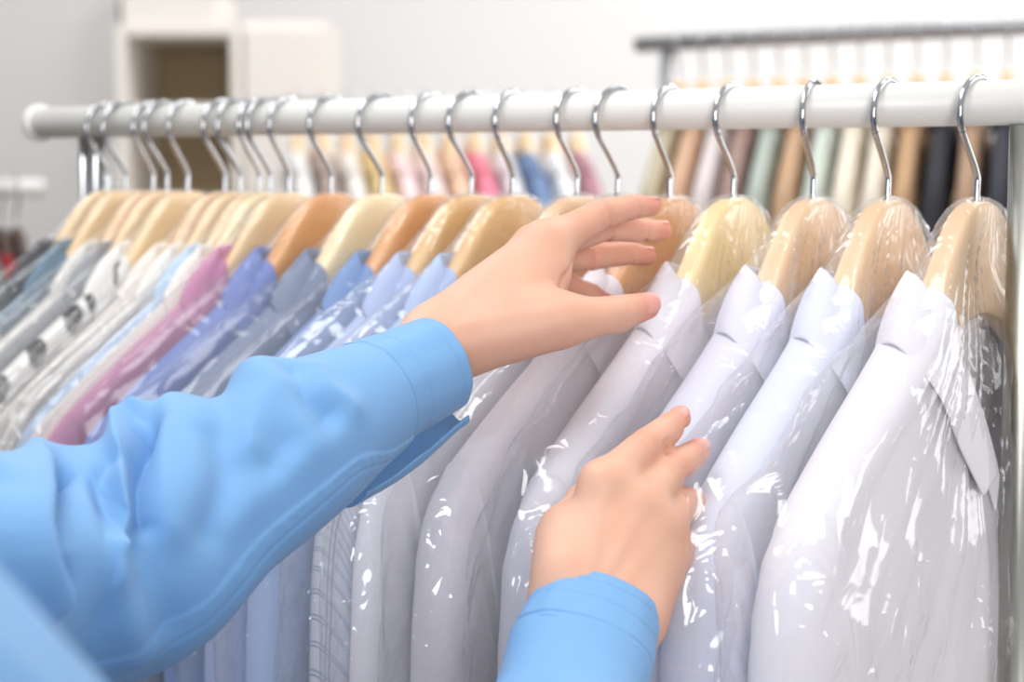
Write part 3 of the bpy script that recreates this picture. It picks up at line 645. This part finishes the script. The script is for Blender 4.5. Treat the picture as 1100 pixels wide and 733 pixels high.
def ridge(SS, TH, pts, w, h, r0=.045, sharp=1.0):
    """fold along a polyline in (s, theta deg)"""
    pts = np.array([(p[0], math.radians(p[1])) for p in pts], float); best = np.full(SS.shape, 9.0)
    for (s0, t0), (s1, t1) in zip(pts[:-1], pts[1:]):
        x = SS - s0; y = wrapd(TH, t0) * r0; dx, dy = s1 - s0, (t1 - t0) * r0
        k = np.clip((x * dx + y * dy) / (dx * dx + dy * dy), 0, 1); best = np.minimum(best, np.hypot(x - k * dx, y - k * dy))
    return h * np.exp(-(best / w) ** 2 * sharp)
def put_grid(name, vs, mat, parent, cap0=False, cap1=False, thick=0, sub=False):
    n, nt = vs.shape[:2]; f = grid_faces(n, nt, wrap=True)
    if cap0: f.append(tuple(range(nt)))
    if cap1: f.append(tuple((n - 1) * nt + j for j in range(nt)))
    o = mesh_obj(name, vs.reshape(-1, 3) - PL, f, mat, parent)
    bm = bmesh.new(); bm.from_mesh(o.data); bmesh.ops.recalc_face_normals(bm, faces=bm.faces); bm.to_mesh(o.data); bm.free()
    if thick: md = o.modifiers.new('thick', 'SOLIDIFY'); md.thickness = thick; md.offset = -1
    return o
# reaching arm: from the cuff seam back to the shoulder
Lctrl = [(399, 428, .958, .0305, .034), (350, 455, .936, .036, .040), (300, 487, .914, .0405, .044), (225, 536, .892, .0465, .050), (145, 592, .868, .055, .056), (70, 622, .846, .0535, .058), (-20, 628, .81, .056, .060), (-130, 615, .735, .060, .064), (-260, 585, .69, .066, .070)]
def seam_theta(SS): return np.radians(28 + 26 * sstep(0, .06, SS) - 6 * sstep(.1, .2, SS))
def Ldisp(SS, TH):
    d = .0030 * n3(SS * 16, np.cos(TH) * 1.3 + 4, np.sin(TH) * 1.3) * sstep(.01, .06, SS)
    y = wrapd(TH, math.radians(110)) * .045
    k = n3((SS + y * .55) * 34, (y - SS * .5) * 9, 2.2); d += .0014 * (.35 - np.sqrt(k * k + .004)) * (.25 + .75 * sstep(.07, .15, SS)) * sstep(0, .03, SS)
    k = n3((SS - y * .35) * 26, (y + SS * .4) * 7 + 9, 6.2); d += .0012 * (.35 - np.sqrt(k * k + .003)) * (.2 + .8 * sstep(.10, .18, SS)) * sstep(0, .03, SS)
    t = wrapd(TH, seam_theta(SS)) * .043
    d += .0011 * (1 - sstep(-.0012, .0012, t)) * sstep(-.05, -.02, t) - .0006 * np.exp(-((t + .009) / .0013) ** 2) + .0007 * np.exp(-((t + .0045) / .003) ** 2) * n3(SS * 150, 3.3, 1.7)
    return d
def surf_lookup(vs):
    """finds where a camera ray meets the undisplaced sleeve"""
    n, nt = vs.shape[:2]; c = vs.mean(1, keepdims=True); nn = vs - c
    vis = (nn * (np.array([0, 0, CAMZ]) - vs)).sum(-1) > -.2 * np.linalg.norm(nn, axis=-1)
    x, y, z = vs[..., 0], vs[..., 1], vs[..., 2] - CAMZ; d = y * cp - z * sp; u_ = y * sp + z * cp
    px, py = CX + FPX * x / d, CY - FPX * u_ / d
    return lambda q: vs.reshape(-1, 3)[np.argmin(np.where(vis, (px - q[0]) ** 2 + (py - q[1]) ** 2, 1e9))]
def fold_field(vs, folds):
    look = surf_lookup(vs); d = np.zeros(vs.shape[:2])
    for pts, w_, h_, pw in folds:
        q = crom([look(p) for p in pts], 24); best = np.full(vs.shape[:2], 9.0)
        for a, b in zip(q[:-1], q[1:]): best = np.minimum(best, rcone(vs, a, b + 1e-7, 0, 0))
        d += h_ * np.exp(-(np.maximum(best, 0) / w_) ** pw)
    return d
def displaced(ctrl, n, nt, disp, folds):
    base, u = sleeve_tube(ctrl, n, nt); f = fold_field(base, folds)
    return sleeve_tube(ctrl, n, nt, lambda a, b: disp(a, b) + 1.2 * f)
Lfolds = [([(150, 436), (135, 462), (130, 492), (132, 528), (131, 560), (122, 590)], .0068, .0130, 1.3),
 ([(158, 462), (149, 500), (150, 535), (153, 562)], .0062, -.0150, 1.4), ([(188, 440), (176, 480), (172, 520), (163, 556)], .009, .0060, 1.7),
 ([(120, 500), (108, 520), (118, 552), (128, 574)], .0075, -.0085, 1.6), ([(96, 512), (86, 540), (92, 580), (112, 616)], .011, .0045, 2),
 ([(66, 508), (61, 545), (64, 590), (74, 620)], .0058, -.0150, 1.3), ([(44, 500), (38, 540), (40, 590), (52, 640)], .012, .0100, 1.8), ([(4, 510), (2, 560), (10, 620)], .012, -.006, 2),
 ([(268, 398), (290, 404), (306, 414)], .015, .0075, 2), ([(312, 402), (328, 426), (352, 444)], .0075, -.0058, 1.7), ([(338, 396), (352, 416), (378, 436)], .007, .0030, 1.7),
 ([(232, 424), (236, 452), (252, 490), (284, 500), (300, 478)], .012, -.0042, 2), ([(205, 430), (212, 470), (206, 520), (186, 566)], .010, .0040, 2), ([(228, 470), (240, 520), (224, 570)], .009, -.0030, 2),
 ([(275, 440), (270, 470), (262, 486)], .012, .0025, 2), ([(330, 470), (300, 510), (250, 560)], .010, .0022, 2), ([(345, 455), (318, 476), (296, 500)], .007, -.0018, 2), ([(150, 600), (165, 630), (180, 668)], .010, -.0035, 2), ([(120, 625), (135, 660), (150, 700)], .010, .0035, 2)]
vs, u = displaced(Lctrl, 420, 300, Ldisp, Lfolds)
put_grid('sleeve', vs, M['blue_shirt'], person)
def cuff_disp(SS, TH):
    m = SS.max(); g = lambda c, w: np.exp(-((SS - c) / w) ** 2)
    st = .6 + .4 * np.sign(np.sin(TH * 120))
    return -.0006 * g(.006, .0008) * st - .0006 * g(m - .016, .0008) * st - .0010 * g(m - .003, .0008) + .0009 * n3(SS * 25, np.cos(TH) * 2, np.sin(TH) * 2)
Lcuff = [(470, 391, .987, .0265, .031), (450, 401, .980, .0275, .032), (425, 413, .970, .0285, .033), (396, 428, .958, .0305, .0345)]
vs, u = sleeve_tube(Lcuff, 130, 260, cuff_disp)
lc_ = put_grid('cuff', vs, M['blue_shirt'], person, thick=.0016)
vs, u = sleeve_tube([(475, 403, 1.008, .0300, .026), (450, 416, 1.003, .0325, .026), (415, 438, .992, .0355, .027), (385, 460, .978, .035, .028), (350, 476, .958, .036, .030)], 60, 120)
k = 46; part = np.concatenate([vs[:, -36:], vs[:, :10]], axis=1)
fl = mesh_obj('cuff_flap', part.reshape(-1, 3) - PL, grid_faces(60, k), M['blue_shirt'], person); md = fl.modifiers.new('t', 'SOLIDIFY'); md.thickness = .0014
# lower arm sleeve
Rctrl = [(624, 702, 0.859, .0345, .028), (612, 745, 0.842, .0335, .030), (600, 800, 0.818, .038, .036), (585, 880, 0.771, .046, .046), (540, 1000, 0.696, .052, .055), (420, 1120, 0.606, .056, .058), (220, 1110, 0.536, .052, .056), (30, 955, 0.486, .047, .052), (-170, 815, 0.446, .056, .060), (-330, 760, 0.426, .066, .07)]
def Rdisp(SS, TH):
    k = n3(SS * 24, np.cos(TH) * 2.2 + 4 + SS * 14, np.sin(TH) * 2.2)
    return .0050 * (.3 - np.sqrt(k * k + .004)) * sstep(.02, .10, SS) + .003 * n3(SS * 18 + 7, np.cos(TH) * 1.3 + 4, np.sin(TH) * 1.3) * sstep(.01, .06, SS)
vs, u = sleeve_tube(Rctrl, 260, 110, Rdisp)
put_grid('sleeve', vs, M['blue_shirt'], person)
Rcuff = [(643, 646, 0.879, .0305, .0225), (638, 662, 0.873, .0315, .024), (631, 682, 0.866, .033, .026), (624, 703, 0.859, .0345, .0285)]
vs, u = sleeve_tube(Rcuff, 110, 220, cuff_disp)
put_grid('cuff', vs, M['blue_shirt'], person, thick=.0016)
# shirt body between the shoulders, out of frame at the left
sL, sR = P(-300, 580, .68), P(-330, 760, .44); mid = (sL + sR) / 2; ax = (sL - sR); ax[2] = 0; wdt = np.linalg.norm(ax); ax /= wdt; bx = np.array([-ax[1], ax[0], 0]); bx = bx if bx[0] < 0 else -bx
rings = []
for z, a, b in ((1.37, .06, .055), (1.36, .11, .075), (1.32, .17, .095), (1.24, .19, .11), (1.12, .185, .12), (1.0, .17, .11), (.9, .18, .11), (.78, .20, .12)):
    th = np.linspace(0, 2 * np.pi, 48, endpoint=False); c = mid + bx * .05; rings.append(np.stack([c[0] + ax[0] * a * np.cos(th) + bx[0] * b * np.sin(th), c[1] + ax[1] * a * np.cos(th) + bx[1] * b * np.sin(th), np.full(48, z)], -1))
put_grid('shirt_body', np.array(rings), M['blue_shirt'], person, cap1=True)

# ------------------------------------------------------------------ room
wallm = plain('wall_paint', srgb(236, 235, 234), .9, 0, 30, .01)
greym = plain('grey_wall', srgb(212, 210, 208), .9, 0, 30, .01)  # left wall section, a darker grey than the back wall
floorm = plain('floor_vinyl', srgb(128, 120, 112), .5, 0, 6, .06)
def struct(name, c, s, m): o = box_obj(name, c, s, m, None, 0); o['kind'] = 'structure'; return o
struct('floor', (0, 1.5, -.05), (8, 8, .1), floorm)
struct('wall_back', (0, 4.65, 1.5), (8, .1, 3.0), wallm)
x0 = P(131, 60, 3.8)[0]
struct('wall_left', ((x0 - 4) / 2, 4.2, 1.5), (4 + x0, .8, 3.0), greym)

# ------------------------------------------------------------------ shelving against the back wall
cream = plain('cream_laminate', srgb(240, 234, 226), .5, 0, 20, .02); brown = plain('brown_board', srgb(172, 152, 120), .7, 0, 14, .08); pale = plain('pale_laminate', srgb(226, 220, 208), .5)
D0 = 3.75
def X(px, d=D0): return float((px - CX) / FPX * d)
def Z(py, d=D0): return float(P(550, py, d)[2])
def cab(name, label, pxa, pxb, ztop_, d0, depth, parts):
    xa, xb = X(pxa, d0), X(pxb, d0); t = thing(name, label, 'cabinet', ((xa + xb) / 2, d0 + depth / 2, 0)); w = xb - xa; th = .022
    for s in (-1, 1): box_obj('side_panel', (s * (w / 2 - th / 2), 0, ztop_ / 2), (th, depth, ztop_), cream, t)
    box_obj('top_panel', (0, 0, ztop_ - th / 2), (w - 2 * th, depth, th), cream, t)
    box_obj('back_panel', (0, depth / 2 - .006, ztop_ / 2), (w - 2 * th, .012, ztop_ - 2 * th), brown, t)
    for z in parts: box_obj('shelf', (0, -.004, z), (w - 2 * th, depth - .02, th), cream, t)
    return t
t = cab('shelving_unit', 'open cream shelving unit with brown back standing against the wall', 128, 262, Z(28), D0, .36, [Z(118), Z(300), .75, .4, .05])
w = X(262) - X(137)
box_obj('header_panel', (-.02, -.02, Z(10)), (w - .05, .3, Z(-10) - Z(26)), cream, t)
t = thing('tall_cabinet', 'closed cream cabinet standing right of the open shelving', 'cabinet', (X(307), D0 + .17, 0)); w = X(352) - X(263)
box_obj('carcass', (0, .02, Z(22) / 2), (w, .34, Z(22)), cream, t); 
box_obj('door', (0, -.158, Z(22) / 2 + .02), (w - .012, .016, Z(22) - .08), cream, t)
bm = bmesh.new(); add_box(bm, (-w / 2 + .03, -.175, 1.0), (.012, .02, .14), .003); bm_obj('handle', bm, M['chrome'], t)

# ------------------------------------------------------------------ background racks
def bg_rack(name, label, a, b, rad, mat, posts):
    c = (a + b) / 2; t = thing(name, label, 'clothes rack', (float(c[0]), float(c[1]), 0)); r0 = np.array(t.location)
    tube_obj('rail', [a - r0, (a + b) / 2 - r0, b - r0], rad, mat, t, 20)
    dr = (b - a) / np.linalg.norm(b - a); pd = np.array([-dr[1], dr[0], 0])
    for f in posts:
        q = a + (b - a) * f - r0
        tube_obj('upright_post', [(q[0], q[1], .04), (q[0], q[1], .8), (q[0], q[1], q[2] - rad)], rad * .9, mat, t, 16)
        tube_obj('foot_bar', [(q[0] - pd[0] * .25, q[1] - pd[1] * .25, .02), (q[0], q[1], .02), (q[0] + pd[0] * .25, q[1] + pd[1] * .25, .02)], .02, mat, t, 12)
    return t
darkm = plain('dark_grey_metal', srgb(165, 165, 168), .4, .6); lightm = plain('pale_grey_metal', srgb(225, 224, 222), .4)
def bg_garment(loc, rz, V, col, label, hl, group, seed, hm):
    make_hanger(loc, rz, hm, hl, 'wooden hangers on ' + group, 0, V)
    m = fabric('cloth_' + str(seed), col)
    make_shirt(loc, rz, V, m, label, 'garments on ' + group, seed, low=True)
a = P(685, 48, 2.78); b = P(1100, 28, 2.40); b[2] = a[2]; b = a + (b - a) * 1.25
bg_rack('clothes_rack', 'dark grey clothes rail in the right background', a, b, .012, darkm, (.07, .98))
dr = (b - a) / np.linalg.norm(b - a); rzb = math.atan2(dr[1], dr[0]) - math.pi / 2 + (.38 if dr[0] > 0 else -.38)
cols = [('olive beige', (196, 186, 160)), ('peach tan', (214, 176, 148)), ('pale pinkish grey', (226, 216, 214)), ('mauve brown', (170, 142, 134)), ('sage grey', (182, 192, 182)), ('tan brown', (200, 164, 132)), ('pale sage', (206, 214, 204)), ('light cream', (238, 228, 210)), ('ivory', (232, 222, 206)), ('caramel brown', (196, 160, 124)), ('charcoal black', (58, 58, 64)), ('warm brown', (176, 146, 122)), ('near black grey', (66, 66, 74)), ('dark taupe', (110, 104, 104)), ('pale taupe', (200, 190, 182))]
Lr = np.linalg.norm(b - a)
for i, (nm, c) in enumerate(cols):
    q = a + dr * (.085 + i * .0385 * 1.0 if False else .075 + i * (Lr - .12) / len(cols))
    bg_garment((q[0], q[1], q[2] - NECK), rzb, .016, srgb(*c), nm + ' garment on the dark rail in the right background', 'peach wooden hanger carrying the ' + nm + ' garment in the right background', 'the right background rail', 300 + i, M['wood_tan'])
a = P(300, 108, 3.3); b = P(640, 108, 3.3); a[2] = b[2] = P(470, 108, 3.3)[2]
bg_rack('clothes_rack', 'pale grey clothes rail in the middle background', a, b, .010, lightm, (.03, .93))
cols = [('white', (238, 234, 232)), ('brown', (150, 124, 112)), ('cream', (236, 226, 216)), ('mustard yellow', (228, 190, 110)), ('pale pink', (244, 206, 206)), ('blush', (240, 214, 208)), ('apricot', (226, 176, 136)), ('coral red', (226, 92, 120)), ('light grey', (220, 220, 224)), ('navy blue', (62, 94, 146)), ('off white', (240, 238, 236)), ('wine red', (150, 84, 96))]
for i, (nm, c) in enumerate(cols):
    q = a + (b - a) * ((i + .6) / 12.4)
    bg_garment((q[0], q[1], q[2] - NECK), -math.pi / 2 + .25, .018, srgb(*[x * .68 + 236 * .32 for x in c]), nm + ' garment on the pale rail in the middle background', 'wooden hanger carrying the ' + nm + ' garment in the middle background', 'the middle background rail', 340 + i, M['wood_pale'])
a = P(47, 202, 2.6); b = P(-260, 202, 2.6); b[2] = a[2]
bg_rack('clothes_rack', 'white clothes rail whose end shows at the left edge', a, b, .013, M['rail'], (.35, .97))
for i, (nm, c) in enumerate([('black', (52, 52, 58)), ('dark red', (150, 44, 50)), ('grey green', (110, 118, 112))]):
    q = a + (b - a) * (.10 + i * .055)
    bg_garment((q[0], q[1], q[2] - NECK), -math.pi / 2 + .5, .012, srgb(*c), nm + ' garment on the white rail at the left edge', 'wooden hanger carrying the ' + nm + ' garment at the left edge', 'the left background rail', 370 + i, M['dark_wood'])

# ------------------------------------------------------------------ light
w = bpy.data.worlds.new('world'); S.world = w; w.use_nodes = True
bg = w.node_tree.nodes['Background']; nt = w.node_tree
tc = N(nt, 'ShaderNodeTexCoord'); sx = N(nt, 'ShaderNodeSeparateXYZ'); nt.links.new(tc.outputs['Generated'], sx.inputs[0])
rp = N(nt, 'ShaderNodeValToRGB'); mr = N(nt, 'ShaderNodeMapRange'); mr.inputs[1].default_value = -1; mr.inputs[2].default_value = 1; nt.links.new(sx.outputs[2], mr.inputs[0]); nt.links.new(mr.outputs[0], rp.inputs[0])
e = rp.color_ramp.elements; e[0].position = .30; e[0].color = (.12, .115, .115, 1); e[1].position = .85; e[1].color = (.98, .99, 1, 1)
m_ = rp.color_ramp.elements.new(.52); m_.color = (.44, .44, .45, 1)
nt.links.new(rp.outputs[0], bg.inputs[0]); bg.inputs[1].default_value = .80
def area(name, loc, target, size, power, col=(1, 1, 1), sy=None):
    l = bpy.data.lights.new(name, 'AREA'); l.energy = power; l.color = col; l.size = size
    if sy: l.shape = 'RECTANGLE'; l.size_y = sy
    o = bpy.data.objects.new(name, l); COL.objects.link(o); o.location = loc
    o.rotation_euler = (Vector(target) - Vector(loc)).to_track_quat('-Z', 'Y').to_euler(); return o
area('ceiling_lamp', (-.5, .5, 2.8), (0, 1.1, 1.3), .8, 16)
area('ceiling_lamp', (.8, 1.5, 2.8), (.3, 1.3, 1.3), .6, 5)
area('soft_area_light', (.25, -1.7, 1.75), (.05, 1.0, 1.2), 1.1, 42)  # added frontal fill from behind the camera, no window known there
area('ceiling_lamp', (-1.0, 1.8, 2.8), (-.3, 1.4, 1.3), .6, 9)
area('soft_area_light', (2.6, 1.8, 1.9), (.2, 1.9, 1.3), 1.4, 27)
area('ceiling_lamp', (1.2, 3.2, 2.9), (1.2, 3.6, 1.2), 1.0, 40)
area('ceiling_lamp', (-1.2, 3.0, 2.9), (-1.2, 3.6, 1.2), 1.0, 12)
